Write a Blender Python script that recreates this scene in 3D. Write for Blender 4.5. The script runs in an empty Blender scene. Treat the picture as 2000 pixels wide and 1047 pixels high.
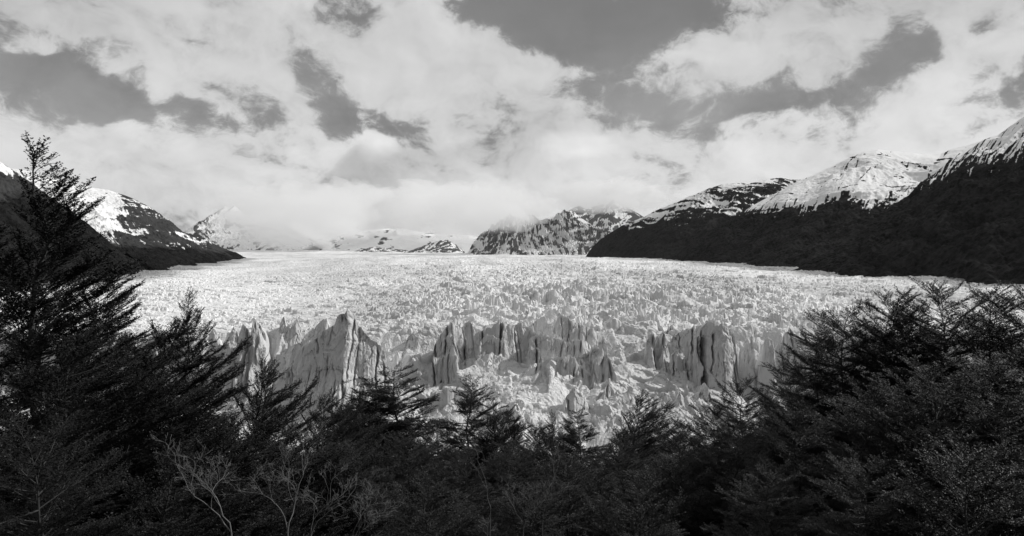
import bpy, math, random
import numpy as np
from mathutils import Vector

scene = bpy.context.scene
COL = scene.collection
F = 1333.0            # focal length in photograph pixels (24 mm on a 36 mm wide frame)
EYE = 102.0           # eye height above the lake
HZ = 500.0            # row of the horizon in the photograph

# ------------------------------------------------------------------ camera
cam_d = bpy.data.cameras.new('camera')
cam_d.sensor_width = 36.0
cam_d.lens = 36.0 * F / 2000.0
cam_d.shift_y = -(523.5 - HZ) / 2000.0
cam_d.clip_start = 0.1
cam_d.clip_end = 80000
cam = bpy.data.objects.new('camera', cam_d)
cam.location = (0, 0, EYE)
cam.rotation_euler = (math.radians(90), 0, 0)
COL.objects.link(cam)
scene.camera = cam

# ------------------------------------------------------------------ sun, exposure
SUN_EL, SUN_AZ = 37.0, 76.0      # azimuth measured from the view direction towards the right
el, az = math.radians(SUN_EL), math.radians(SUN_AZ)
sun_vec = Vector((math.sin(az) * math.cos(el), math.cos(az) * math.cos(el), math.sin(el)))
sd = bpy.data.lights.new('sun', 'SUN')
sd.energy = 3.3
sd.angle = math.radians(0.6)
sd.color = (1.0, 0.995, 0.985)
sun = bpy.data.objects.new('sun', sd)
sun.rotation_euler = (-sun_vec).to_track_quat('-Z', 'Y').to_euler()
sun.location = (300, 200, 600)
COL.objects.link(sun)
scene.view_settings.view_transform = 'Standard'
scene.view_settings.look = 'None'
scene.view_settings.gamma = 1.0
scene.view_settings.exposure = 0.0
scene.render.engine = 'CYCLES'
scene.cycles.max_bounces = 10
scene.cycles.diffuse_bounces = 2
scene.cycles.volume_bounces = 10
scene.cycles.transparent_max_bounces = 8
scene.cycles.use_denoising = True

# ------------------------------------------------------------------ node helper
class NT:
    def __init__(self, tree):
        self.t = tree
        self.n = tree.nodes
        self.l = tree.links
    def new(self, kind, **kw):
        nd = self.n.new(kind)
        for k, v in kw.items():
            setattr(nd, k, v)
        return nd
    def put(self, sock, v):
        if v is None:
            return
        if hasattr(v, 'node'):
            self.l.new(v, sock)
        else:
            sock.default_value = v
    def m(self, op, a=None, b=None, c=None, clamp=False):
        nd = self.new('ShaderNodeMath', operation=op, use_clamp=clamp)
        for i, v in enumerate((a, b, c)):
            self.put(nd.inputs[i], v)
        return nd.outputs[0]
    def vm(self, op, a=None, b=None, s=None):
        nd = self.new('ShaderNodeVectorMath', operation=op)
        self.put(nd.inputs[0], a)
        self.put(nd.inputs[1], b)
        if s is not None:
            self.put(nd.inputs['Scale'], s)
        return nd.outputs['Value'] if op in ('LENGTH', 'DOT_PRODUCT') else nd.outputs[0]
    def noise(self, vec, scale, detail=6, rough=0.55, lac=2.0, dist=0.0, kind='FBM'):
        nd = self.new('ShaderNodeTexNoise', noise_dimensions='3D')
        nd.noise_type = kind
        self.put(nd.inputs['Vector'], vec)
        nd.inputs['Scale'].default_value = scale
        nd.inputs['Detail'].default_value = detail
        nd.inputs['Roughness'].default_value = rough
        nd.inputs['Lacunarity'].default_value = lac
        nd.inputs['Distortion'].default_value = dist
        return nd
    def ramp(self, v, a, b, c=0.0, d=1.0, smooth=True):
        nd = self.new('ShaderNodeMapRange')
        nd.interpolation_type = 'SMOOTHSTEP' if smooth else 'LINEAR'
        self.put(nd.inputs['Value'], v)
        for k, x in (('From Min', a), ('From Max', b), ('To Min', c), ('To Max', d)):
            self.put(nd.inputs[k], x)
        return nd.outputs[0]
    def mix(self, f, a, b):
        nd = self.new('ShaderNodeMix', data_type='FLOAT')
        self.put(nd.inputs[0], f)
        self.put(nd.inputs[2], a)
        self.put(nd.inputs[3], b)
        return nd.outputs[0]
    def comb(self, x, y, z):
        nd = self.new('ShaderNodeCombineXYZ')
        for i, v in enumerate((x, y, z)):
            self.put(nd.inputs[i], v)
        return nd.outputs[0]

# ------------------------------------------------------------------ sky with broken cloud (laid out by compass direction and elevation)
world = bpy.data.worlds.new('World')
scene.world = world
world.use_nodes = True
wt = world.node_tree
for nd in list(wt.nodes):
    wt.nodes.remove(nd)
N = NT(wt)
STR = 0.1
out = N.new('ShaderNodeOutputWorld')
bg = N.new('ShaderNodeBackground')
bg.inputs['Strength'].default_value = STR
N.l.new(bg.outputs[0], out.inputs[0])
sky = N.new('ShaderNodeTexSky', sky_type='NISHITA')
sky.sun_disc = False
sky.sun_elevation = el
sky.sun_rotation = az
sky.altitude = 200
bw = N.new('ShaderNodeRGBToBW')
N.l.new(sky.outputs[0], bw.inputs[0])
tc = N.new('ShaderNodeTexCoord')
dirv = tc.outputs['Generated']
sep = N.new('ShaderNodeSeparateXYZ')
N.l.new(dirv, sep.inputs[0])
dx, dy, dz = sep.outputs
AZ = N.m('ARCTAN2', dx, dy)
EL = N.m('ARCSINE', dz)
def azel(px, py):
    X, Z = (px - 1000) / F, (HZ - py) / F
    return math.atan2(X, 1.0), math.atan2(Z, math.sqrt(1 + X * X))
# cloud coordinates: a curved layer, features get flatter towards the horizon
cvec = N.comb(AZ, N.m('MULTIPLY', EL, 1.35), 0.37)
wn = N.noise(cvec, 5.0, 4, 0.55)
warp = N.vm('SCALE', N.vm('SUBTRACT', wn.outputs['Color'], (0.5, 0.5, 0.5)), s=0.11)
pv = N.vm('ADD', cvec, warp)
n_big = N.noise(pv, 6.5, 8, 0.60).outputs[0]
n_lit = N.noise(N.vm('ADD', pv, (0.018, 0.024, 0.0)), 6.5, 8, 0.60).outputs[0]     # the same noise a step towards the sun
n_fine = N.noise(pv, 19.0, 10, 0.66).outputs[0]
n_tuft = N.noise(pv, 11.0, 9, 0.58, dist=0.4).outputs[0]
n_tlit = N.noise(N.vm('ADD', pv, (0.010, 0.013, 0.0)), 11.0, 9, 0.58, dist=0.4).outputs[0]
sepw = N.new('ShaderNodeSeparateXYZ')
N.l.new(warp, sepw.inputs[0])
AZw = N.m('ADD', AZ, sepw.outputs[0])
ELw = N.m('ADD', EL, N.m('MULTIPLY', sepw.outputs[1], 0.8))
def blob(px, py, rx, ry, rot=0.0, amp=1.0, warped=True, power=1.0):
    a, e = azel(px, py)
    a1, _ = azel(px + rx, py); a0, _ = azel(px - rx, py)
    _, e1 = azel(px, py - ry); _, e0 = azel(px, py + ry)
    sa, se = max((a1 - a0) / 2, 1e-3), max((e1 - e0) / 2, 1e-3)
    u = N.m('SUBTRACT', AZw if warped else AZ, a)
    v = N.m('SUBTRACT', ELw if warped else EL, e)
    c, s = math.cos(math.radians(rot)), math.sin(math.radians(rot))
    ur = N.m('MULTIPLY_ADD', u, c / sa, N.m('MULTIPLY', v, s / sa))
    vr = N.m('MULTIPLY_ADD', v, c / se, N.m('MULTIPLY', u, -s / se))
    d2 = N.m('MULTIPLY_ADD', ur, ur, N.m('MULTIPLY', vr, vr))
    if power != 1.0:
        d2 = N.m('POWER', d2, power)
    g = N.m('EXPONENT', N.m('MULTIPLY', d2, -0.7))
    return N.m('MULTIPLY', g, amp)
def total(lst):
    t = lst[0]
    for q in lst[1:]:
        t = N.m('ADD', t, q)
    return t
holes = total([
    blob(110, 172, 175, 60, 2, 1.05, power=2), blob(265, 200, 80, 45, 0, .75), blob(340, 215, 60, 32, 0, .5),
    blob(430, 200, 90, 45, -25, .62), blob(520, 225, 50, 22, 0, .35), blob(630, 185, 60, 88, 20, 1.05, power=2), blob(750, 232, 100, 34, 0, .9, power=1.5),
    blob(870, 205, 60, 30, 20, .35), blob(695, 18, 50, 60, -25, .85),
    blob(1160, 15, 270, 82, -4, 1.1, power=2), blob(940, 0, 120, 45, -14, .9), blob(1215, 130, 105, 75, 10, .8, power=1.5),
    blob(1130, 195, 120, 60, 0, .38), blob(1300, 205, 95, 40, 0, .6),
    blob(1750, 110, 66, 68, 10, 1.1, power=2), blob(1665, 185, 60, 40, 30, .65), blob(1520, 205, 100, 22, 5, .7),
    blob(1990, 165, 50, 30, 20, .7), blob(1925, 50, 50, 25, 30, .4), blob(20, 108, 110, 16, 0, .5), blob(215, 95, 45, 22, 0, .35),
    blob(1440, 195, 60, 25, 10, .4), blob(560, 95, 30, 16, 10, .3)])
clouds = total([
    blob(738, 282, 30, 27, 0, 1.6, power=1.5), blob(850, 110, 120, 105, -10, .7, power=2), blob(310, 180, 18, 55, 8, .55), blob(390, 180, 95, 16, -32, .5),
    blob(565, 165, 22, 60, 8, .6), blob(600, 245, 60, 30, 0, .4), blob(1280, 150, 55, 30, -25, .28), blob(1350, 95, 80, 22, -6, .7),
    blob(1130, 300, 75, 34, 0, .6), blob(1040, 135, 60, 45, -30, .35)])
nsum = N.m('ADD', N.m('ADD', N.m('MULTIPLY', N.m('SUBTRACT', n_big, 0.5), 1.9), N.m('MULTIPLY', N.m('SUBTRACT', n_tuft, 0.5), 1.9)), N.m('MULTIPLY', N.m('SUBTRACT', n_fine, 0.5), 2.6))
rear = N.m('MULTIPLY', N.ramp(dy, 0.25, -0.3), 0.75)  # unseen sky behind the camera thinned of cloud to cut ambient light
field = N.m('ADD', N.m('SUBTRACT', N.m('SUBTRACT', N.m('SUBTRACT', 0.62, rear), holes), N.m('MULTIPLY', clouds, -1.0)), nsum)
cover = N.ramp(field, -0.16, 0.42)
thin = N.ramp(field, -0.45, 0.35)
# clear sky value (thin veil lightens it)
clear = N.m('MULTIPLY', bw.outputs[0], 0.55)
clear = N.m('MAXIMUM', clear, 1.95)
clear = N.m('MINIMUM', clear, 2.3)
veil = N.ramp(N.noise(pv, 3.6, 7, 0.6).outputs[0], 0.36, 0.66)
clear = N.m('ADD', clear, N.m('MULTIPLY', thin, 0.7))
clear = N.m('ADD', clear, N.m('MULTIPLY', veil, N.ramp(EL, 0.40, 0.12, 0.15, 1.3)))
# cloud value: towering tops brighter, broad soft undersides greyer
lit = total([
    blob(736, 276, 34, 30, 0, 3.0), blob(1130, 290, 72, 24, 4, 1.9, power=2.5), blob(1200, 395, 420, 75, 0, 1.0, False),
    blob(860, 60, 60, 50, -30, .5), blob(1540, 240, 140, 30, 0, 1.0), blob(1880, 190, 140, 60, -20, .8), blob(1700, 290, 330, 80, 0, .8, False),
    blob(350, 240, 170, 26, 0, .5), blob(600, 330, 120, 60, 40, .7), blob(300, 60, 500, 60, 0, -.35, False), blob(640, 420, 80, 90, 40, -.9),
    blob(800, 330, 170, 60, 10, -.5), blob(560, 400, 130, 60, 35, -.3), blob(1050, 245, 90, 40, 0, -.9)])
cv = N.m('ADD', N.ramp(EL, 0.10, 0.36, 6.3, 5.35), N.m('MULTIPLY', lit, 0.75))
soft = N.noise(pv, 3.2, 5, 0.5).outputs[0]
cv = N.m('ADD', cv, N.m('MULTIPLY', N.m('SUBTRACT', soft, 0.5), 3.0))
cv = N.m('ADD', cv, N.m('MULTIPLY', N.m('SUBTRACT', n_big, n_lit), 2.4))
cv = N.m('ADD', cv, N.m('MULTIPLY', N.m('SUBTRACT', n_tuft, n_tlit), 1.6))
cv = N.m('ADD', cv, N.m('MULTIPLY', N.ramp(field, 0.2, 0.9), 0.55))
def bank(p0, p1, drop, width, glow):
    """rolling upper edge of a nearer, greyer cloud bank running from p0 to p1; grey on its lower right"""
    (a0, e0), (a1, e1) = azel(*p0), azel(*p1)
    L = math.hypot(a1 - a0, e1 - e0); ta, te = (a1 - a0) / L, (e1 - e0) / L
    u = N.m('SUBTRACT', AZw, a0); v = N.m('SUBTRACT', ELw, e0)
    al = N.m('ADD', N.m('MULTIPLY', u, ta), N.m('MULTIPLY', v, te))
    dn = N.m('ADD', N.m('MULTIPLY', u, te), N.m('MULTIPLY', v, -ta))
    dn = N.m('ADD', dn, N.m('MULTIPLY', N.m('SUBTRACT', n_tuft, 0.5), 0.05))
    win = N.m('MULTIPLY', N.ramp(al, -0.05, 0.04), N.ramp(al, L + 0.07, L - 0.02))
    dark = N.m('MULTIPLY', N.ramp(dn, -0.006, 0.012), N.ramp(dn, width, 0.02))
    rim = N.m('MULTIPLY', N.ramp(dn, -0.10, -0.004), N.ramp(dn, 0.004, -0.006))
    return N.m('MULTIPLY', win, N.m('SUBTRACT', N.m('MULTIPLY', rim, glow), N.m('MULTIPLY', dark, drop)))
cv = N.m('ADD', cv, bank((455, 455), (690, 285), 1.0, 0.22, 0.8))
cv = N.m('ADD', cv, bank((690, 290), (1000, 262), 0.7, 0.12, 0.2))
cv = N.m('MINIMUM', N.m('MAXIMUM', cv, 3.4), 8.8)
val = N.mix(cover, clear, cv)
N.l.new(val, bg.inputs['Color'])
world.cycles.sampling_method = 'MANUAL'
world.cycles.sample_map_resolution = 512

# ------------------------------------------------------------------ numeric noise
_rng = np.random.default_rng(7)
PERM = _rng.permutation(4096).astype(np.int32)
PERM = np.concatenate([PERM, PERM, PERM])
_a = _rng.random(4096) * 2 * np.pi
G2 = np.stack([np.cos(_a), np.sin(_a)], 1).astype(np.float32)
_g = _rng.normal(size=(4096, 3))
G3 = (_g / np.linalg.norm(_g, axis=1)[:, None]).astype(np.float32)
R4 = _rng.random((4096, 4)).astype(np.float32)
def _fade(t):
    return t * t * t * (t * (t * 6 - 15) + 10)
def perlin2(x, y, seed=0):
    x = np.asarray(x, np.float32); y = np.asarray(y, np.float32)
    xi = np.floor(x).astype(np.int32); yi = np.floor(y).astype(np.int32)
    xf = x - xi; yf = y - yi
    u = _fade(xf); v = _fade(yf)
    def g(i, j):
        h = PERM[PERM[((xi + i) + seed * 131) & 4095] + ((yi + j) & 4095)] & 4095
        gr = G2[h]
        return gr[..., 0] * (xf - i) + gr[..., 1] * (yf - j)
    a = g(0, 0); b = g(1, 0); c = g(0, 1); d = g(1, 1)
    ab = a + u * (b - a); cd = c + u * (d - c)
    return (ab + v * (cd - ab)) * 1.5
def fbm2(x, y, octv=5, gain=0.5, seed=0, ridged=False):
    t = 0; amp = 1.0; f = 1.0; tot = 0
    for o in range(octv):
        n = perlin2(x * f, y * f, seed + o)
        if ridged:
            n = 1 - 2 * np.abs(n)
        t = t + amp * n
        tot += amp
        amp *= gain; f *= 2.03
    return t / tot
def worley2(x, y, seed=0, jitter=0.95):
    """nearest two cell distances, offset to the nearest centre, and four random numbers of the nearest cell"""
    x = np.asarray(x, np.float32); y = np.asarray(y, np.float32)
    xi = np.floor(x).astype(np.int32); yi = np.floor(y).astype(np.int32)
    f1 = np.full(x.shape, 9e9, np.float32); f2 = f1.copy()
    bx = np.zeros_like(x); by = np.zeros_like(x); bid = np.zeros(x.shape, np.int32)
    for i in (-1, 0, 1):
        for j in (-1, 0, 1):
            h = PERM[PERM[((xi + i) + seed * 177) & 4095] + ((yi + j) & 4095)] & 4095
            cx = xi + i + 0.5 + (R4[h, 0] - 0.5) * jitter
            cy = yi + j + 0.5 + (R4[h, 1] - 0.5) * jitter
            ddx = x - cx; ddy = y - cy
            d = ddx * ddx + ddy * ddy
            near = d < f1
            f2 = np.where(near, f1, np.minimum(f2, d))
            f1 = np.where(near, d, f1)
            bx = np.where(near, ddx, bx); by = np.where(near, ddy, by)
            bid = np.where(near, h, bid)
    return np.sqrt(f1), np.sqrt(f2), bx, by, R4[(bid * 7 + 3) & 4095]
def sstep(a, b, x):
    t = np.clip((x - a) / (b - a), 0, 1)
    return t * t * (3 - 2 * t)

# ------------------------------------------------------------------ object helpers
def tag(o, label=None, cat=None, group=None, kind=None):
    if label: o['label'] = label
    if cat: o['category'] = cat
    if group: o['group'] = group
    if kind: o['kind'] = kind
    return o
def mesh_obj(name, verts, faces, mat, parent=None, smooth=True, attrs=None):
    """verts (n,3) array, faces (m,k) int array with k = 3 or 4"""
    me = bpy.data.meshes.new(name)
    verts = np.ascontiguousarray(verts, np.float32)
    faces = np.ascontiguousarray(faces, np.int32)
    k = faces.shape[1]
    me.vertices.add(len(verts)); me.vertices.foreach_set('co', verts.ravel())
    me.loops.add(faces.size); me.loops.foreach_set('vertex_index', faces.ravel())
    me.polygons.add(len(faces))
    me.polygons.foreach_set('loop_start', np.arange(0, faces.size, k, dtype=np.int32))
    me.polygons.foreach_set('loop_total', np.full(len(faces), k, np.int32))
    me.polygons.foreach_set('use_smooth', np.full(len(faces), smooth, bool))
    for nm, arr in (attrs or {}).items():
        at = me.attributes.new(nm, 'FLOAT', 'POINT')
        at.data.foreach_set('value', np.ascontiguousarray(arr, np.float32).ravel())
    me.materials.append(mat)
    me.update(calc_edges=True)
    o = bpy.data.objects.new(name, me)
    COL.objects.link(o)
    if parent: o.parent = parent
    return o
def grid_faces(nr, nc):
    a = (np.arange(nr - 1)[:, None] * nc + np.arange(nc - 1)[None, :]).ravel()
    return np.stack([a, a + 1, a + nc + 1, a + nc], 1)
def material(name):
    m = bpy.data.materials.new(name)
    m.use_nodes = True
    nt = NT(m.node_tree)
    return m, nt, m.node_tree.nodes['Principled BSDF']
def grey(v):
    return (v, v, v, 1)
def attr(nt, name):
    return nt.new('ShaderNodeAttribute', attribute_name=name).outputs['Fac']
def bump(nt, bsdf, h, strength, dist):
    b = nt.new('ShaderNodeBump')
    nt.put(b.inputs['Strength'], strength)
    b.inputs['Distance'].default_value = dist
    nt.put(b.inputs['Height'], h)
    nt.l.new(b.outputs[0], bsdf.inputs['Normal'])

# ------------------------------------------------------------------ materials
def ice_material():
    m, nt, b = material('glacier_ice')
    co = nt.new('ShaderNodeTexCoord').outputs['Object']
    n1 = nt.noise(co, 0.05, 6, 0.6).outputs[0]
    n2 = nt.noise(co, 0.9, 5, 0.6).outputs[0]
    # veins of sediment carried in the ice: thin, upright
    mp = nt.new('ShaderNodeMapping')
    mp.inputs['Scale'].default_value = (0.16, 0.12, 0.022)
    nt.l.new(co, mp.inputs[0])
    v = nt.noise(mp.outputs[0], 1.0, 5, 0.6, dist=0.3).outputs[0]
    vein = nt.ramp(nt.m('ABSOLUTE', nt.m('SUBTRACT', v, 0.5)), 0.0, 0.012, 1.0, 0.0)
    vein = nt.m('MULTIPLY', vein, nt.ramp(n1, 0.45, 0.62))
    vein = nt.m('MULTIPLY', vein, attr(nt, 'face'))
    base = nt.m('ADD', 0.73, nt.m('MULTIPLY', n1, 0.18))
    base = nt.m('ADD', base, nt.m('MULTIPLY', nt.m('SUBTRACT', n2, 0.5), 0.10))
    mp2 = nt.new('ShaderNodeMapping'); mp2.inputs['Scale'].default_value = (0.004, 0.0012, 0.0)
    nt.l.new(co, mp2.inputs[0])
    band = nt.noise(mp2.outputs[0], 1.0, 6, 0.6, dist=0.6).outputs[0]       # dusty flow bands
    base = nt.m('MULTIPLY', base, nt.ramp(band, 0.36, 0.62, 0.66, 1.0))
    base = nt.mix(nt.m('MULTIPLY', attr(nt, 'face'), 0.5), base, 0.56)     # broken faces mixed towards a darker grey
    base = nt.mix(attr(nt, 'debris_crack_shade'), base, 0.10)  # moraine debris, plus crack shade painted into the colour
    base = nt.mix(nt.m('MULTIPLY', vein, 0.75), base, 0.12)
    nt.l.new(base, b.inputs['Base Color'])
    b.inputs['Roughness'].default_value = 0.55
    b.inputs['Specular IOR Level'].default_value = 0.25
    bump(nt, b, nt.m('ADD', n2, nt.m('MULTIPLY', nt.noise(co, 0.25, 6, 0.65).outputs[0], 3.0)), 0.5, 0.6)
    return m
def mountain_material(name, rock, forest, snow=0.82):
    m, nt, b = material(name)
    co = nt.new('ShaderNodeTexCoord').outputs['Object']
    s = attr(nt, 'snow')
    fo = attr(nt, 'forest')
    n1 = nt.noise(co, 0.02, 8, 0.65).outputs[0]
    n2 = nt.noise(co, 0.11, 5, 0.6).outputs[0]
    sm = nt.ramp(nt.m('ADD', s, nt.m('MULTIPLY', nt.m('SUBTRACT', n2, 0.5), 0.35)), 0.44, 0.56)
    rv = nt.m('MULTIPLY', rock, nt.m('ADD', 0.4, nt.m('MULTIPLY', n1, 1.2)))
    fv = nt.m('MULTIPLY', forest, nt.ramp(nt.m('ADD', nt.m('MULTIPLY', n2, .5), nt.m('MULTIPLY', n1, .5)), 0.35, 0.65, 0.3, 1.9))
    base = nt.mix(fo, rv, fv)
    base = nt.mix(sm, base, nt.m('ADD', snow - 0.06, nt.m('MULTIPLY', n1, 0.1)))
    nt.l.new(base, b.inputs['Base Color'])
    b.inputs['Roughness'].default_value = 0.85
    b.inputs['Specular IOR Level'].default_value = 0.0
    bump(nt, b, nt.m('ADD', nt.m('MULTIPLY', n1, 2.0), n2), nt.mix(sm, 0.6, 0.12), 4.0)
    return m
def leaf_material(name, v, trans=0.25):
    m, nt, b = material(name)
    geo = nt.new('ShaderNodeNewGeometry')
    rnd = geo.outputs['Random Per Island']
    oi = nt.new('ShaderNodeObjectInfo').outputs['Random']
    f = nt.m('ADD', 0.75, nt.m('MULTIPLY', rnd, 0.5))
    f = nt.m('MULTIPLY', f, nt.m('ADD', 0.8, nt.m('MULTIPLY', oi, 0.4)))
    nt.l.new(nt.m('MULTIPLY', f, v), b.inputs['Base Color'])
    b.inputs['Roughness'].default_value = 0.5
    b.inputs['Specular IOR Level'].default_value = 0.25
    return m
def bark_material(name, v):
    m, nt, b = material(name)
    co = nt.new('ShaderNodeTexCoord').outputs['Object']
    mp = nt.new('ShaderNodeMapping'); mp.inputs['Scale'].default_value = (9, 9, 2.5)
    nt.l.new(co, mp.inputs[0])
    n = nt.noise(mp.outputs[0], 1.5, 6, 0.6).outputs[0]
    nt.l.new(nt.m('MULTIPLY', nt.m('ADD', 0.35, nt.m('MULTIPLY', n, 1.3)), v), b.inputs['Base Color'])
    b.inputs['Roughness'].default_value = 0.9
    b.inputs['Specular IOR Level'].default_value = 0.15
    bump(nt, b, n, 0.5, 0.02)
    return m
ICE = ice_material()
MT_NEAR = mountain_material('near_mountain', 0.024, 0.019)
MT_MID = mountain_material('left_mountain', 0.05, 0.012)
MT_FAR = mountain_material('far_mountain', 0.07, 0.04)
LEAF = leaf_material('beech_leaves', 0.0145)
LEAF_PALE = leaf_material('pale_beech_leaves', 0.045)
BARK = bark_material('dark_bark', 0.05)
DEAD = bark_material('weathered_wood', 0.17)

# ------------------------------------------------------------------ glacier
def level(y):
    return np.interp(y, [0, 430, 900, 1444, 2000, 2900, 6000, 9000, 12000, 14500, 20000],
                     [55, 57, 62, 65, 73, 86, 91, 117, 165, 215, 300])
def pz(py, Y):
    return EYE + (HZ - np.asarray(py, float)) / F * Y

ua = np.linspace(-0.86, 0.86, 1560)
ys = np.concatenate([np.arange(262, 335, 0.6), np.arange(335, 432, 0.24)])
t = [432.0]
while t[-1] < 15500:
    r = 0.0030 if t[-1] < 1500 else 0.0045 if t[-1] < 4000 else 0.009
    t.append(t[-1] * (1 + r))
ys = np.concatenate([ys, np.array(t)])
Yg, Ug = np.meshgrid(ys, ua, indexing='ij')
Xg = (Ug * Yg).astype(np.float32); Yg = Yg.astype(np.float32)

# --- broken surface of the glacier behind the front
def blocks(x, y, size, seed, tilt=0.9, rnd=1.0, gap=0.5, gw=0.10, aspect=1.0, warp=0.35):
    wx = perlin2(x / size * 0.9, y / size * 0.9, seed + 50) * warp
    wy = perlin2(x / size * 0.9 + 31.7, y / size * 0.9, seed + 51) * warp
    f1, f2, bx, by, r = worley2(x / size + wx, y / (size * aspect) + wy, seed)
    h = (r[..., 0] - 0.5) * rnd + (bx * (r[..., 1] - 0.5) + by * (r[..., 2] - 0.5)) * 2 * tilt
    h = h - gap * np.exp(-((f2 - f1) / gw) ** 2)
    return h
front_w = sstep(300, 420, Yg)
rough = 0.5 + 0.5 * fbm2(Xg / 260, Yg / 420, 3, 0.5, 90)
pxg = 1000 + F * Ug
mid = np.exp(-((pxg - 1080) / 430.0) ** 2)
amp = (0.35 + 0.8 * rough) * (0.55 + 0.75 * mid) * (1 - .45 * np.exp(-((pxg - 560) / 230.0) ** 2) * sstep(400, 440, Yg))
amp *= np.interp(Yg, [262, 420, 650, 1000, 2500, 6000, 12000], [0.7, 1.3, 1.4, 1.0, 0.65, 0.55, 0.5])
patch = sstep(-.25, .35, fbm2(Xg / 60, Yg / 110, 3, .5, 93))          # rougher and smoother areas
A1 = blocks(Xg, Yg, 15.0, 1, tilt=1.5, rnd=1.0, gap=0.7, gw=0.08, aspect=0.6, warp=.6) * 4.0
A2 = blocks(Xg + 40, Yg, 7.5, 41, tilt=1.8, rnd=1.1, gap=0.7, gw=0.11, aspect=0.8, warp=.6) * 3.3
S = np.maximum(A1, A2 * (.25 + .95 * patch) - .6) - 0.8
S += blocks(Xg, Yg, 4.6, 2, tilt=1.6, rnd=1.0, gap=0.5, gw=0.14, aspect=0.75) * 1.5 * (.35 + .8 * patch) * np.interp(Yg, [300, 1100, 2500], [1, .6, .0])
S += blocks(Xg, Yg, 38.0, 3, tilt=0.9, gap=0.4, gw=0.07, aspect=0.6) * np.interp(Yg, [300, 800, 3000, 9000], [3, 5, 6, 7])
S += fbm2(Xg / 4.0, Yg / 4.0, 3, 0.5, 20) * 0.6 * np.interp(Yg, [300, 1200], [1, .3])
cv_ph = (Yg + .00035 * Xg ** 2 + .25 * Xg + 26 * perlin2(Xg / 90, Yg / 130, 95)) / np.interp(Yg, [300, 900, 3000], [17, 24, 60])
trough = np.abs(np.sin(np.pi * cv_ph)) ** 0.5                                  # long crevasses bowed across the flow
S -= (1 - sstep(.0, .5, trough)) * 5.0 * sstep(-.1, .3, fbm2(Xg / 90, Yg / 200, 3, .5, 97))
swell = fbm2(Xg / 300, Yg / 500, 3, 0.5, 30)
wave = np.sin(Yg / 55.0 + 2.2 * perlin2(Xg / 180, Yg / 300, 8)) * np.interp(Yg, [430, 700, 1800, 3000], [0, 3, 4, 2])
Z = level(Yg) + S * amp + swell * np.interp(Yg, [300, 600, 3000, 8000], [2, 4, 8, 15]) + wave
# valley sides: the glacier rises gently to the left far away
Z += np.interp(Yg, [5000, 9000, 14000], [0, 25, 70]) * sstep(0.0, -0.42, Ug)

# --- debris slope in front of the broken edge
cone = np.interp(pxg, [300, 520, 640, 780, 900, 1050, 1200, 1330, 1460, 1600, 1900],
                 [-16, -20, -18, -5, -4, -2, 0, -4, -17, -20, -20])
slope_y = [255, 285, 330, 365, 398, 412, 432]
slope_z = [-8, 0, 14, 27, 38, 45, 56]
base = np.interp(Yg, slope_y, slope_z) + cone * np.interp(Yg, [260, 320, 400, 430], [0, 1, 1, 0])
rub = np.maximum(blocks(Xg, Yg, 9.0, 5, tilt=1.9, rnd=1.3, gap=0.3, gw=0.10, warp=0.5) * 2.8, blocks(Xg + 17, Yg, 7.0, 45, tilt=1.9, rnd=1.3, gap=0.3, gw=0.1, warp=.5) * 2.4)
rub += np.maximum(blocks(Xg, Yg, 3.4, 6, tilt=1.9, rnd=1.2, gap=0.3, gw=0.13) * 1.3, blocks(Xg + 9, Yg, 2.4, 46, tilt=1.9, rnd=1.2, gap=0.3, gw=0.13) * 1.0)
rub = rub * (.35 + .9 * sstep(-.15, .35, fbm2(Xg / 22, Yg / 22, 3, .5, 37)))
rub += np.maximum(blocks(Xg, Yg, 24.0, 7, tilt=1.9, rnd=1.2, gap=0.2, gw=0.06) * 5.0, blocks(Xg + 70, Yg, 17.0, 47, tilt=1.9, rnd=1.2, gap=0.2, gw=0.06) * 4.0)
rub += fbm2(Xg / 1.6, Yg / 1.6, 3, 0.55, 33) * 0.35
base = base + rub * (0.55 + 0.7 * (0.5 + 0.5 * fbm2(Xg / 40, Yg / 40, 2, 0.5, 35)))
Z = np.where(Yg < 432, base * (1 - sstep(412, 432, Yg)) + Z * sstep(412, 432, Yg), Z)
base_only = Z.copy()
facew = np.zeros_like(Z)
CRACKS = []

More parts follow.
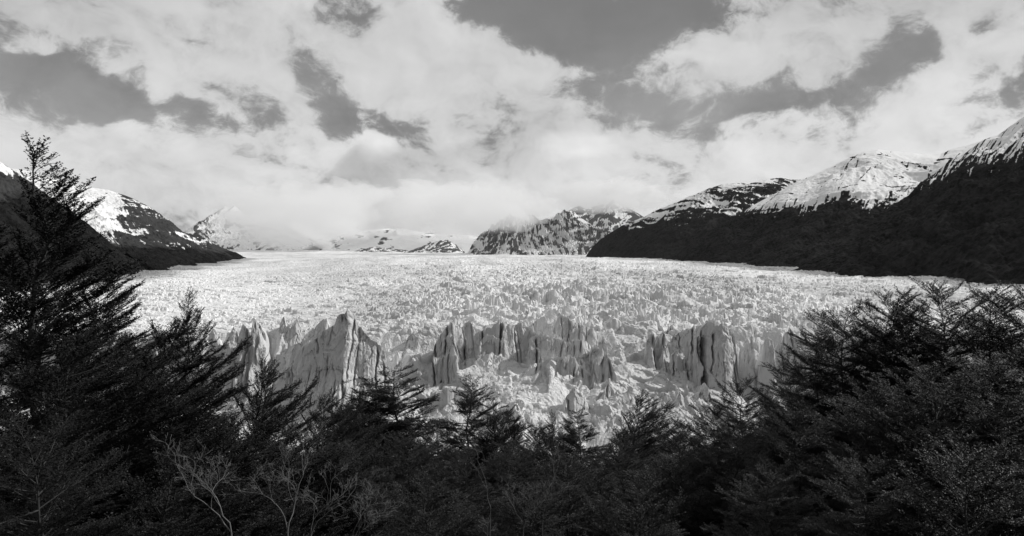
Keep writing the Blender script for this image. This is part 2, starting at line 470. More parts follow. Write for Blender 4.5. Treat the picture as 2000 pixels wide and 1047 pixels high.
# --- ice towers and fins of the front: crest outline, stand-off, steepness
def tower(Yc, outline, floor_row, k=4.5, back=.85, flare=0.5, flute=1.6, cracks=(), lean=0.0, seed=0, jag=1.0):
    global Z, facew
    sel = (ys > Yc - 60) & (ys < Yc + 60)
    i0, i1 = np.argmax(sel), len(ys) - np.argmax(sel[::-1])
    x = Xg[i0:i1]; y = Yg[i0:i1]
    pe = 1000 + F * x / Yc
    o = np.array(outline, float)
    lo, hi = o[0, 0], o[-1, 0]
    m = (pe > lo - 2) & (pe < hi + 2)
    if not m.any():
        return
    jx = perlin2(x / 2.3, y / 9.0, seed + 3) * 1.0 + perlin2(x / 7, y / 12, seed + 4) * 2.0
    row = np.interp(pe + jx * 1.3, o[:, 0], o[:, 1])
    zc = pz(row, Yc) + jag * (np.abs(perlin2(x / 3.1, y / 6, seed + 5)) * 2.6 - 1.0)
    yc = Yc + flute * (perlin2(x / 15.0, y * 0 + 0.3 + seed * 1.7, seed + 6) * 3.2 + perlin2(x / 5.5, y / 14.0 + 7.3, seed + 7) * 1.0)
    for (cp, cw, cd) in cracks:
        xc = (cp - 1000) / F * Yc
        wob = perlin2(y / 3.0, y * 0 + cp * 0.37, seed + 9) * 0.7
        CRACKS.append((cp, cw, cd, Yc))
    fl = pz(floor_row, Yc - 12)

    Hf = np.maximum(zc - fl, 2.0)
    d = yc - y
    lin = k * d
    tt = lin / Hf
    drop = Hf * np.where(tt < 0.55, tt, 0.55 + 0.45 * (1 - np.exp(-(tt - 0.55) / 0.45 * (1 - flare * 0.5))) + 0.02 * np.clip(tt - .55, 0, 9)) + 0.95 * np.clip(d - 0.55 * Hf / k - 2.5 - 4 * flare, 0, None)
    zz = np.where(d > 0, zc - drop, zc - back * (-d) - 0.02 * d * d)
    edge = np.minimum(pe - lo, hi - pe)
    zz = np.where(m, zz, -99)
    cur = Z[i0:i1]
    up = zz > cur
    Z[i0:i1] = np.where(up, zz, cur)
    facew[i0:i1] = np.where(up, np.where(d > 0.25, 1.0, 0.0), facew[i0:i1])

# left wall running behind the near trees
tower(402, [(-180, 660), (-120, 640), (-60, 652), (0, 636), (60, 655), (110, 640), (160, 660), (220, 645), (270, 660), (310, 652), (350, 668), (400, 660), (420, 690)], 800, k=4, seed=11)
# leaning fins at the left end
tower(404, [(408, 735), (425, 690), (440, 665), (455, 640), (462, 648), (468, 690), (470, 735)], 790, k=5, seed=12, cracks=((463, 3, 6),))
tower(401, [(452, 740), (462, 690), (468, 650), (478, 635), (488, 637), (491, 690), (492, 745)], 800, k=5, seed=13)
tower(398, [(470, 770), (484, 700), (490, 650), (496, 622), (505, 640), (513, 670), (516, 720), (522, 780)], 800, k=5, seed=14, cracks=((482, 3, 6),))
tower(423, [(532, 700), (540, 655), (547, 630), (553, 618), (560, 636), (568, 640), (574, 624), (580, 619), (588, 640), (600, 655), (612, 700)], 705, seed=15, k=3)
tower(417, [(590, 690), (600, 648), (612, 640), (628, 628), (640, 618), (648, 640), (655, 690)], 710, seed=17, k=3)
# the great pyramid
tower(388, [(500, 812), (530, 760), (556, 722), (580, 690), (602, 664), (622, 655), (640, 640), (650, 634), (657, 620), (668, 610), (674, 611), (680, 600), (688, 612), (697, 632), (712, 648), (728, 662), (742, 674), (751, 690), (758, 722), (764, 775), (768, 815)],
      812, k=3.6, back=1.5, flare=1.0, flute=.55, seed=18, jag=0.7,
      cracks=((676, 2.5, 3.5), (593, 3.5, 4), (622, 3, 3), (661, 2.2, 2), (687, 3, 2.5), (711, 3, 5), (737, 3.5, 3.5), (645, 2, 1.5), (750, 2.5, 3), (575, 3, 2.5), (700, 2, 1.5)))
# small towers right of the pyramid
tower(415, [(770, 700), (790, 668), (805, 650), (820, 660), (836, 690)], 715, k=2.5, seed=19)
# central ridge
tower(408, [(838, 720), (848, 672), (862, 650), (874, 640), (884, 626), (893, 640), (902, 636), (913, 628), (922, 640), (934, 652), (946, 642), (957, 640), (974, 624), (986, 632), (1000, 634), (1018, 628), (1034, 640), (1048, 652), (1062, 650), (1076, 640)],
      725, k=5, seed=20, flute=1.8, cracks=((852, 3, 4), (872, 2.5, 5), (908, 2.5, 6), (923, 2.5, 8), (940, 2.5, 6), (978, 2.0, 4), (1008, 2, 3), (1046, 2.5, 5)))
tower(398, [(856, 745), (862, 690), (868, 660), (878, 650), (888, 655), (896, 690), (902, 745)], 745, k=6, seed=21)
tower(386, [(832, 775), (838, 720), (845, 695), (856, 702), (866, 698), (880, 690), (890, 694), (895, 720), (897, 775)], 762, k=7, seed=22, cracks=((858, 2.5, 3), (876, 2, 2.5)))
tower(403, [(930, 720), (938, 665), (952, 650), (970, 655), (985, 668), (1000, 690), (1010, 725)], 715, k=7, seed=23, cracks=((976, 2.5, 5),))
tower(393, [(1028, 755), (1032, 690), (1036, 662), (1044, 672), (1056, 690), (1066, 720), (1072, 760)], 750, k=5, seed=24)
# slabs sloping away to the right
tower(412, [(1072, 670), (1086, 628), (1092, 612), (1104, 622), (1114, 636), (1122, 662), (1128, 690)], 690, seed=25)
tower(410, [(1112, 670), (1122, 640), (1136, 634), (1152, 640), (1170, 652), (1182, 664), (1188, 680), (1190, 720)], 710, k=5, seed=26)
tower(402, [(1056, 690), (1066, 652), (1082, 650), (1100, 662), (1118, 676), (1130, 688), (1142, 706), (1150, 730)], 715, k=5, seed=27)
tower(398, [(1112, 710), (1120, 662), (1134, 660), (1150, 668), (1158, 690), (1166, 720)], 712, k=5, seed=28)
tower(394, [(1146, 730), (1156, 672), (1168, 676), (1184, 690), (1196, 708), (1210, 726), (1222, 742), (1230, 770)], 752, k=4, seed=29, cracks=((1186, 2, 3),))
tower(384, [(1092, 760), (1098, 698), (1110, 690), (1126, 702), (1136, 720), (1142, 765)], 756, k=5, seed=30)
tower(382, [(1154, 770), (1160, 700), (1176, 692), (1190, 702), (1204, 728), (1214, 748), (1222, 785)], 775, k=4.5, seed=31, cracks=((1180, 2, 3),))
tower(362, [(1170, 830), (1178, 760), (1188, 748), (1198, 760), (1208, 790), (1214, 835)], 815, k=4, seed=32)
tower(356, [(1075, 850), (1100, 775), (1118, 752), (1132, 765), (1150, 790), (1166, 850)], 835, k=2.6, seed=33)
tower(428, [(1186, 720), (1200, 670), (1212, 655), (1222, 672), (1232, 720)], 720, seed=34)
tower(426, [(1222, 720), (1228, 668), (1240, 655), (1252, 680), (1262, 720)], 720, seed=35)
tower(409, [(1078, 690), (1088, 622), (1096, 613), (1118, 626), (1146, 637), (1172, 652), (1190, 668), (1206, 694), (1222, 728), (1236, 760)], 740, k=5, back=.35, flute=.5, seed=140, jag=.5, cracks=((1130, 2, 3), (1178, 2, 3)))
tower(397, [(1026, 740), (1032, 664), (1050, 650), (1078, 656), (1104, 666), (1132, 676), (1158, 690), (1182, 712), (1204, 746), (1216, 790)], 762, k=5, back=.3, flute=.5, seed=141, jag=.5, cracks=((1118, 2, 3),))
tower(385, [(1040, 790), (1046, 716), (1066, 700), (1094, 696), (1120, 704), (1146, 722), (1170, 752), (1186, 800)], 790, k=4, back=.35, flute=.5, seed=142, jag=.5)
# leaning fins and the right-hand tower
tower(412, [(1244, 725), (1262, 690), (1276, 668), (1288, 652), (1296, 660), (1304, 690), (1308, 730)], 730, k=4, seed=36, cracks=((1272, 3, 4), (1290, 2, 3)))
tower(403, [(1268, 742), (1286, 706), (1298, 680), (1306, 676), (1314, 700), (1320, 750)], 745, k=5, seed=37, cracks=((1308, 3, 5),))
tower(410, [(1300, 720), (1312, 660), (1324, 650), (1342, 642), (1360, 634), (1372, 636), (1384, 650), (1390, 720)], 740, k=5, seed=38, flute=2, cracks=((1330, 2.5, 4), (1350, 2.5, 5)))
tower(396, [(1304, 770), (1312, 690), (1322, 682), (1334, 700), (1352, 690), (1364, 720), (1372, 775)], 765, k=3.5, seed=39)
tower(390, [(1352, 790), (1357, 700), (1362, 660), (1370, 642), (1380, 630), (1388, 626), (1396, 634), (1404, 634), (1411, 627), (1422, 634), (1430, 645), (1436, 660), (1442, 700), (1447, 760), (1454, 820)],
      815, k=6.5, back=1.4, flute=1.0, seed=40, jag=0.6, cracks=((1374, 6, 13), (1366, 3, 5), (1390, 2.2, 6), (1436, 2, 3.5), (1443, 2, 3)))
tower(372, [(1356, 835), (1362, 780), (1370, 750), (1376, 744), (1384, 760), (1392, 785), (1400, 835)], 815, k=4.5, seed=41)
tower(404, [(1440, 770), (1446, 680), (1456, 668), (1466, 700), (1472, 775)], 770, k=5, seed=42)
tower(394, [(1474, 815), (1482, 750), (1490, 690), (1494, 664), (1500, 656), (1508, 664), (1513, 700), (1514, 820)], 800, k=7, flute=.8, seed=43, jag=.5)
tower(408, [(1512, 770), (1520, 690), (1528, 668), (1534, 650), (1542, 640), (1556, 655), (1568, 672), (1574, 700), (1576, 775)], 775, k=5, seed=44, cracks=((1528, 2.5, 5), (1546, 2.5, 4)))
tower(398, [(1512, 800), (1518, 735), (1524, 715), (1534, 730), (1544, 760), (1548, 805)], 790, k=5, seed=45)
tower(400, [(1572, 800), (1576, 680), (1582, 662), (1590, 664), (1593, 700), (1594, 800)], 780, k=7, seed=46)
tower(399, [(1592, 800), (1598, 690), (1606, 678), (1614, 690), (1624, 720), (1628, 800)], 780, k=6, seed=47)
tower(404, [(1620, 800), (1632, 660), (1650, 668), (1672, 650), (1690, 664), (1720, 648), (1750, 668), (1790, 655), (1830, 672), (1880, 655), (1930, 670), (1990, 660), (2060, 680), (2140, 670)], 790, k=5, seed=48, flute=3,
      cracks=((1660, 3, 7), (1700, 3, 7), (1770, 4, 7), (1860, 4, 7)))
# loose seracs standing behind the edge
_r = random.Random(5)
for k in range(80):
    Yc = _r.uniform(430, 600)
    p = _r.gauss(1090, 260) if _r.random() < 0.8 else _r.uniform(250, 1900)
    w = _r.uniform(9, 24) * 420 / Yc
    row0 = float(HZ + (EYE - level(Yc)) / Yc * F)
    h = _r.uniform(5, 17) * 420 / Yc
    sk = _r.uniform(-0.5, 0.5) * w
    pts = [(p - w, row0 + 8)] + [(p - w + 2 * w * (j + .5 + _r.uniform(-.35, .35)) / 6, row0 - h * _r.uniform(.3, 1.0) * math.sin(math.pi * (j + .7) / 6.4)) for j in range(6)] + [(p + w, row0 + 8)]
    tower(Yc, pts, row0 + 14, k=_r.uniform(2.5, 6), back=_r.uniform(.3, .9), seed=60 + k, flute=.7)
# ragged fins filling the front between the large towers
for k in range(84):
    p = 400 + 1330 * (k + _r.random()) / 84
    Yc = _r.uniform(402, 430)
    if 855 < p < 1225 or 1335 < p < 1445 or 520 < p < 750:
        continue
    gap_ = 1.0 if (760 < p < 850 or 1215 < p < 1320 or p > 1440) else .6
    w = _r.uniform(7, 16)
    top = _r.uniform(640, 682) if gap_ == 1 else _r.uniform(632, 660)
    sk = _r.uniform(-.6, .9) * w
    tower(Yc, [(p - w, top + 60), (p - w * .6 + sk * .4, top + _r.uniform(10, 28)), (p - w * .15 + sk, top), (p + w * .2 + sk, top + _r.uniform(0, 8)), (p + w * .7 + sk * .3, top + _r.uniform(12, 34)), (p + w, top + 60)],
          730, k=_r.uniform(3, 6), back=_r.uniform(.4, 1.0), seed=300 + k, flute=.8)
# --- fine relief of the broken faces: upright flutes, splits and bulges, pushed in and out along the view of the lake
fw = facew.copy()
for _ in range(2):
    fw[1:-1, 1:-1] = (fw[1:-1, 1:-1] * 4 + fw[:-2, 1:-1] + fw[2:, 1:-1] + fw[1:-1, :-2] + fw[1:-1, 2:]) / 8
rows = ys < 660
x = Xg[rows]; y = Yg[rows]; z = Z[rows]; w = fw[rows]
lean = perlin2(x / 30, z / 25, 70) * 3.0
c1 = 1 - np.abs(perlin2((x + lean) / 7.5, z / 75, 71)) * 2
c2 = 1 - np.abs(perlin2((x + lean * .6) / 3.2, z / 32, 72)) * 2
dyv = -fbm2(x / 12, z / 14, 4, 0.55, 73) * 1.2
dyv += np.clip((c1 - .8) / .2, 0, 1) ** 1.5 * 1.5 * (perlin2(x / 25, z / 20, 75) > -0.1)
dyv += np.clip((c2 - .8) / .2, 0, 1) ** 1.5 * .8 * (perlin2(x / 14, z / 12, 76) > 0.05)
dxv = fbm2(x / 6, z / 8, 3, 0.5, 77) * 0.8
# broken facets: cells of the face standing proud of, or behind, their neighbours, with a split between
for (sx, sz, amp_f, sd_f) in ((9.0, 17.0, 1.4, 86), (4.0, 8.0, .6, 87)):
    f1, f2, bx, by, rr_ = worley2((x + lean) / sx + perlin2(x / 9, z / 9, sd_f) * .35, z / sz + perlin2(x / 11, z / 11, sd_f + 3) * .3, sd_f)
    dyv += amp_f * ((rr_[..., 0] - .5) + 1.3 * bx * (rr_[..., 1] - .3) + 1.2 * by * (rr_[..., 2] - .5)) + amp_f * .5 * np.exp(-((f2 - f1) / .05) ** 2) * (rr_[..., 3] > .35)
debris_crack_shade = np.zeros_like(Z)
crack_shade = np.zeros_like(z)  # shade of the crack cores, painted into the ice colour
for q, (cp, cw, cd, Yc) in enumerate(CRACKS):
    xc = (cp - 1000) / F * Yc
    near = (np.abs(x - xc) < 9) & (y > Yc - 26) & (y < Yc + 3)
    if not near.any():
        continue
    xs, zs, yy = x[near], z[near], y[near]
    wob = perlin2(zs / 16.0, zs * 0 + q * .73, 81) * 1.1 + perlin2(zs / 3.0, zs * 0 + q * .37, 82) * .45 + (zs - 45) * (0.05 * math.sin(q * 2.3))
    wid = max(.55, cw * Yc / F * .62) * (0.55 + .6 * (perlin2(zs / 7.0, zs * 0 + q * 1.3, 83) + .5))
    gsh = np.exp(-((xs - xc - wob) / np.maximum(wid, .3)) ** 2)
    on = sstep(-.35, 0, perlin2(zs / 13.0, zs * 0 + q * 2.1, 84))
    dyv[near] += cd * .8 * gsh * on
    crack_shade[near] = np.maximum(crack_shade[near], sstep(.35, .9, gsh) * on * (.35 + .65 * sstep(-.2, .2, perlin2(zs / 5.0, zs * 0 + q * .9, 85))))
Yd = Yg.copy(); Xd = Xg.copy()
Yd[rows] = y + dyv * w
Xd[rows] = x + dxv * w
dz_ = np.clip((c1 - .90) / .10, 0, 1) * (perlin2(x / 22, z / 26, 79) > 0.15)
debris_crack_shade[rows] = dz_ * w * 0.8  # shade painted as colour along the cores of the noise splits
debris_crack_shade[rows] = np.maximum(debris_crack_shade[rows], crack_shade * w * .65)
lx_ = np.interp(Yg, [262, 900, 1100, 1600, 2400, 3300, 9000], [-640, -610, -640, -800, -1000, -1250, -2600])
rx_ = np.interp(Yg, [262, 900, 1500, 6000, 9000], [640, 660, 640, 640, 900])
wn_ = fbm2(Xg / 70, Yg / 160, 4, .55, 130)
edge_ = np.minimum(Xg - lx_, rx_ - Xg)
margin = (1 - sstep(0, 70, edge_ + wn_ * 60)) * sstep(600, 900, Yg) * (1 - sstep(2800, 3600, Yg) * (Xg < 0)) * (1 - sstep(5500, 6500, Yg)) * .75
uu = (Xg - lx_) / (rx_ - lx_)
line_ = np.clip(1 - np.abs(perlin2(uu * 9 + .25 * wn_, Yg / 2600, 131)) * 9, 0, 1) * sstep(1200, 2500, Yg) * sstep(-.2, .3, fbm2(uu * 5, Yg / 900, 3, .5, 133)) * .4
debris_crack_shade = np.maximum(debris_crack_shade, np.maximum(margin, line_))
verts = np.stack([Xd.ravel(), Yd.ravel(), Z.ravel()], 1)
gl = mesh_obj('glacier', verts, grid_faces(len(ys), len(ua)), ICE, smooth=False, attrs={'face': fw, 'debris_crack_shade': debris_crack_shade})
tag(gl, 'broad crevassed white glacier ending in a wall of ice towers', 'glacier', kind='structure')

# ------------------------------------------------------------------ mountains
def mountain(name, label, crest, foot, mat, snow, nc=420, nr=220, rough=60.0, ridge=140.0, prof=1.0, back=1.1, seed=0, forest_top=None, crag=10.0, canopy=0.0):
    """crest: (px, py, Y) of the skyline; foot: (x, y) on the valley floor, same order; snow(P, t, s, disp) -> coverage 0..1"""
    c = np.array(crest, float)
    d = np.concatenate([[0], np.cumsum(np.hypot(np.diff(c[:, 0]), np.diff(c[:, 1])))])
    s = np.linspace(0, d[-1], nc)
    px = np.interp(s, d, c[:, 0]); py = np.interp(s, d, c[:, 1]); Y = np.interp(s, d, c[:, 2])
    for _ in range(3):
        Y[1:-1] = (Y[:-2] + Y[1:-1] * 2 + Y[2:]) / 4
    C = np.stack([(px - 1000) / F * Y, Y, pz(py, Y)], 1)
    f = np.array(foot, float)
    fs = np.linspace(0, 1, len(f)); sn = s / d[-1]
    Fx = np.interp(sn, fs, f[:, 0]); Fy = np.interp(sn, fs, f[:, 1])
    Fz = level(Fy) - 25
    P0 = np.stack([Fx, Fy, Fz], 1)
    nb = nr // 4
    tv = np.concatenate([np.linspace(0, 1, nr), 1 + np.linspace(0, 0.8, nb + 1)[1:]])
    T = tv[:, None] + 0 * s[None, :]
    base = np.where(T[..., None] <= 1, P0[None] + (C - P0)[None] * np.minimum(T, 1)[..., None], 0)
    span = C - P0
    over = np.clip(T - 1, 0, None)
    base = np.where(T[..., None] > 1, C[None] + span[None] * over[..., None] * np.array([1, 1, 0])[None, None], base)
    tt = np.minimum(T, 1)
    zprof = P0[None, :, 2] + (C[None, :, 2] - P0[None, :, 2]) * tt ** prof
    zz = np.where(T > 1, C[None, :, 2] - np.abs(span[None, :, 2]) * over * back, zprof)
    x, y = base[..., 0], base[..., 1]
    wx = x + perlin2(x / ridge / 2, y / ridge / 2, seed + 1) * ridge * .6
    wy = y + perlin2(x / ridge / 2 + 9, y / ridge / 2, seed + 2) * ridge * .6
    rd = fbm2(wx / ridge, wy / ridge, 5, 0.5, seed + 3, ridged=True)
    env = np.sin(np.clip(tt, 0, 1) * math.pi) ** 0.7 * np.clip((C[:, 2] - P0[:, 2]) / 250, 0.05, 1)[None, :]
    env = np.where(T > 1, 0, env)
    disp = rd * rough * env
    cr = fbm2(x / 26, y / 26, 4, 0.6, seed + 9, ridged=True) * crag * np.clip((C[:, 2] - P0[:, 2]) / 120, 0.03, 1)[None, :]
    zz = zz + disp + cr * np.where(T > 1, .3, np.clip(env + .25, 0, 1))
    fo = np.zeros_like(zz)
    if forest_top is not None:
        lim = forest_top(s / d[-1])[None, :] + fbm2(x / 120, y / 120, 4, 0.55, seed + 14) * 60
        fo = 1 - sstep(-15, 15, zz - lim)
    if canopy > 0:
        f1, f2, _, _, r = worley2(x / 9.0, y / 9.0, seed + 17)
        zz = zz + np.sqrt(np.clip(1 - f1 * f1 * 1.5, 0, 1)) * canopy * (0.5 + r[..., 0]) * fo
    # which way the surface tilts, for where snow clings
    gy, gx = np.gradient(zz)
    sn_cov = snow(x, y, zz, tt, s[None, :] / d[-1] + 0 * tt, rd)
    v = np.stack([x, y, zz], -1).reshape(-1, 3)
    o = mesh_obj(name, v, grid_faces(len(tv), nc), mat, attrs={'snow': sn_cov, 'forest': fo})
    return tag(o, label, 'mountain', kind='structure')

def streaks(x, y, z, seed, a=30.0, b=30.0):
    n = fbm2(x / a, z / b, 5, 0.6, seed)
    m = fbm2((x + y) / 18, z / 60, 4, 0.55, seed + 5)
    return n * 0.6 + m * 0.6
# right-hand side, nearest to farthest
def fall_fingers(s, t, n, seed, wob=.02, shear=0.0):
    """streaks that run down the fall line: narrow across the slope, long down it"""
    u = s + shear * t + wob * perlin2(s * 14, t * 5, seed + 7)
    return fbm2(u * n, t * 2.6, 4, 0.62, seed) + .5 * fbm2(u * n * 2.7, t * 5.0, 3, .6, seed + 3)
def thin_ledges(x, z, a, b, seed, dip=0.12):
    n = fbm2(x / a, (z - dip * x) / b, 3, 0.5, seed)
    return np.clip(1 - np.abs(n) * 14, 0, 1)
def snow_r1(x, y, z, t, s, rd):
    line = 102 + (500 - np.interp(1000 + F * x / y, [1500, 1800, 1900, 2000, 2300], [335, 366, 326, 306, 160])) / F * y
    k = (z - line + fall_fingers(s, t, 60, 301, shear=.45) * 60 + fbm2(x / 40, z / 25, 4, .6, 303) * 30 - rd * 22) / 60.0
    rock = np.clip(fall_fingers(s, t, 85, 305, shear=.45) + .4 * fbm2(x / 30, z / 30, 4, .6, 307) + .08, 0, 1) * 2.2
    return 0.5 + np.clip(k, -1, .5) * .8 - rock * sstep(-.2, .3, k)
def snow_r2(x, y, z, t, s, rd):
    px = 1000 + F * x / y
    line = 102 + (500 - np.interp(px, [1300, 1420, 1480, 1560, 1610, 1650, 1690, 1730, 1770, 1800, 1900], [445, 418, 412, 414, 396, 382, 404, 410, 388, 380, 370])) / F * y
    k = (z - line + fall_fingers(s, t, 50, 311, shear=.14) * 62 + fbm2(x / 45, z / 28, 4, .6, 313) * 34 - rd * 14) / 75.0
    rock = thin_ledges(x, z, 260, 55, 315) * sstep(0, .25, fbm2(x / 120, z / 60, 3, .5, 318)) * .8 + np.clip(fall_fingers(s, t, 60, 319, shear=.14) + .4 * fbm2(x / 40, z / 40, 4, .6, 320) - .18, 0, 1) * 1.9
    gul = sstep(1690, 1730, px) * .35 * np.clip(fbm2((x + z) / 45, z / 60, 4, .6, 321) + .25, 0, 1) * 2
    return 0.5 + np.clip(k, -1, .55) * .9 - rock * sstep(-.2, .3, k) - gul * sstep(0, .4, k) * (1 - sstep(1.3, 2.0, k))
def snow_r3(x, y, z, t, s, rd):
    px = 1000 + F * x / y
    line = 102 + (500 - np.interp(px, [1150, 1220, 1330, 1420, 1560], [445, 445, 440, 425, 400])) / F * y
    k = (z - line) / 90.0
    bed = fbm2(x / 230, (z - 0.1 * x) / 26, 4, 0.6, 321)
    st = fbm2((x + .5 * z) / 60, z / 70, 5, 0.6, 325)
    return 0.44 + np.clip(k, -1.2, 0.25) * 0.8 + bed * 0.45 + st * 0.75 + fall_fingers(s, t, 50, 327) * .3 - rd * .35
mountain('mountain', 'steep dark forested mountain with streaked snow at the right edge',
         [(2420, 20, 1900), (2200, 110, 1950), (2060, 188, 2000), (2000, 228, 2000), (1975, 246, 2000), (1950, 264, 1990), (1920, 274, 1980), (1890, 296, 1960), (1850, 318, 1930), (1825, 342, 1900), (1800, 356, 1880), (1775, 384, 1840), (1740, 405, 1800), (1690, 438, 1720), (1640, 475, 1600), (1590, 512, 1560), (1550, 529, 1560), (1510, 533, 1600)],
         [(620, 380), (650, 560), (680, 800), (690, 950), (672, 1200), (640, 1600)], MT_NEAR, snow_r1, nc=700, nr=420, rough=46, ridge=150, prof=1.15, seed=200,
         forest_top=lambda s: np.interp(s, [0, 1], [330, 330]), crag=6, canopy=3.0)
mountain('mountain', 'broad snow domed mountain above dark forest on the right',
         [(1960, 262, 3400), (1890, 284, 3400), (1860, 291, 3400), (1840, 300, 3380), (1800, 301, 3350), (1760, 297, 3300), (1715, 292, 3250), (1690, 296, 3230), (1660, 308, 3200), (1620, 328, 3180), (1590, 342, 3160), (1560, 353, 3140), (1530, 370, 3120), (1500, 386, 3100), (1470, 402, 3060), (1440, 420, 3030), (1400, 445, 3000), (1360, 470, 2950), (1310, 507, 2900)],
         [(720, 1250), (690, 1500), (670, 1900), (660, 2300), (670, 2900)], MT_NEAR, snow_r2, nc=640, nr=360, rough=44, ridge=260, prof=1.25, seed=220,
         forest_top=lambda s: np.interp(s, [0, 1], [290, 280]), crag=4, canopy=4.0)
mountain('mountain', 'low dark ridge with patchy snow shelves ending at the glacier',
         [(1640, 345, 5000), (1560, 352, 5000), (1545, 351, 5000), (1525, 348, 5000), (1500, 350, 4950), (1470, 356, 4950), (1410, 361, 4900), (1385, 368, 4900), (1350, 384, 4900), (1320, 396, 4950), (1290, 408, 5050), (1270, 419, 5100), (1230, 436, 5300), (1200, 452, 5500), (1175, 468, 5700), (1160, 480, 5850), (1150, 492, 5950), (1143, 504, 6000)],
         [(700, 2300), (670, 2900), (650, 3700), (650, 4700), (652, 6000)], MT_NEAR, snow_r3, nc=560, nr=300, rough=70, ridge=330, prof=1.1, seed=240,
         forest_top=lambda s: np.interp(s, [0, 1], [300, 330]), crag=12, canopy=3.0)
# left-hand side
def snow_l1(x, y, z, t, s, rd):
    k = (z - 300) / 60.0
    return 0.34 + np.clip(k, -1, .3) * .5 + fall_fingers(s, t, 40, 331) * .5 + fbm2(x / 60, z / 25, 4, .6, 333) * .4
def snow_l2(x, y, z, t, s, rd):
    px = 1000 + F * x / y
    line = 102 + (500 - np.interp(px, [100, 200, 280, 340, 400, 490], [470, 468, 480, 484, 490, 480])) / F * y
    k = (z - line) / 90.0
    east = sstep(195, 260, px)
    bed = fbm2((x + .3 * z) / 90, (z + .2 * x) / 45, 6, 0.65, 341)
    return 0.52 + np.clip(k, -1.2, 0.5) * 0.7 + .24 * (1 - east) * sstep(0, .4, k) - .30 * east + bed * .9 + fall_fingers(s, t, 40, 343) * .35 - rd * .25
mountain('mountain', 'dark forested slope at the left edge behind the tall tree',
         [(-420, 60, 1900), (-200, 205, 1850), (-80, 275, 1820), (0, 317, 1800), (20, 330, 1800), (40, 346, 1790), (65, 362, 1780), (90, 381, 1770), (120, 402, 1750), (150, 426, 1730), (180, 450, 1700), (200, 466, 1680), (230, 490, 1640), (270, 518, 1600), (310, 537, 1550)],
         [(-600, 480), (-610, 700), (-630, 1000), (-690, 1250), (-800, 1550)], MT_MID, snow_l1, nc=520, nr=320, rough=34, ridge=150, prof=1.1, seed=260,
         forest_top=lambda s: 225 + 0 * s, crag=7, canopy=3.0)
mountain('mountain', 'snow patched rocky mountain sloping to the glacier on the left',
         [(-60, 318, 3300), (60, 335, 3300), (110, 350, 3300), (150, 361, 3300), (180, 367, 3300), (210, 371, 3300), (240, 381, 3300), (270, 393, 3290), (290, 405, 3280), (310, 424, 3270), (328, 439, 3260), (345, 448, 3260), (360, 455, 3250), (378, 452, 3250), (400, 468, 3240), (430, 482, 3230), (460, 494, 3220), (492, 511, 3200)],
         [(-720, 1500), (-780, 1600), (-950, 2200), (-1100, 2700), (-1232, 3200)], MT_MID, snow_l2, nc=520, nr=300, rough=36, ridge=240, prof=1.2, seed=280,
         forest_top=lambda s: np.interp(s, [0, .5, 1], [135, 130, 120]), crag=8, canopy=3.0)
# far peaks
def snow_far(off, br=0.0, f=1.0):
    def g(x, y, z, t, s, rd):
        n = fbm2(x / (220 * f), z / (90 * f), 5, .6, int(350 + off * 10))
        w = perlin2(x / 400, z / 300, 370) * 120
        m = fbm2((x + w) / (75 * f), (z - .3 * x) / (330 * f), 5, .6, int(360 + off * 10))
        g = np.gradient(rd, axis=1)
        g = np.clip(-g / (g.std() + 1e-6), -1.5, 1.5) * (1 if x[0, -1] > x[0, 0] else -1)
        return .5 + off + n * .6 + m * .3 - rd * .35 - g * .3
    return g
mountain('mountain', 'hazy icy peak far beyond the glacier on the left',
         [(330, 470, 12500), (385, 456, 12500), (405, 442, 12500), (425, 420, 12500), (434, 408, 12500), (440, 404, 12500), (448, 410, 12500), (458, 402, 12500), (472, 415, 12500), (492, 432, 12500), (520, 444, 12500), (550, 452, 12500), (590, 466, 12500), (640, 478, 12500)],
         [(-6500, 10500), (-5000, 10800), (-3600, 11300)], MT_FAR, snow_far(.42), nc=300, nr=140, rough=130, ridge=900, prof=1.2, seed=400, crag=45)
mountain('mountain', 'smooth white snowfield rising behind the glacier',
         [(470, 486, 14500), (520, 477, 14500), (560, 466, 14500), (620, 459, 14500), (700, 452, 14500), (745, 447, 14500), (790, 447, 14500), (830, 455, 14500), (900, 459, 14500), (980, 462, 14500), (1060, 466, 14500), (1150, 478, 14500)],
         [(-4600, 12000), (-2500, 11800), (0, 11700), (1000, 12000)], MT_FAR, snow_far(.62), nc=260, nr=100, rough=60, ridge=1300, prof=.9, seed=420, crag=14)
mountain('mountain', 'low dark rock outcrops along the far edge of the ice',
         [(690, 492, 11300), (712, 485, 11300), (735, 482, 11300), (765, 486, 11300), (800, 489, 11300), (815, 488, 11300), (828, 480, 11300), (845, 475, 11300), (860, 470, 11300), (875, 469, 11300), (890, 477, 11300), (906, 490, 11300)],
         [(-2650, 10700), (-1900, 10500), (-800, 10700)], MT_FAR, snow_far(.10, f=.3), nc=260, nr=80, rough=18, ridge=260, prof=1.0, seed=440, crag=22)
mountain('mountain', 'dark craggy mountain with snow gullies beyond the ice at centre right',
         [(940, 478, 10000), (958, 464, 10000), (972, 444, 10000), (985, 432, 10000), (1000, 424, 10000), (1020, 428, 10000), (1040, 422, 10000), (1062, 438, 10000), (1085, 434, 10000), (1100, 424, 10000), (1110, 418, 10000), (1117, 412, 10000), (1126, 420, 10000), (1136, 428, 10000), (1150, 437, 10000), (1165, 447, 10000), (1190, 455, 10000), (1230, 470, 10000), (1290, 490, 10000)],
         [(-600, 8900), (-100, 8700), (500, 8600), (1300, 8700)], MT_FAR, snow_far(.14, f=.8), nc=420, nr=180, rough=190, ridge=420, prof=1.15, seed=460, crag=70)
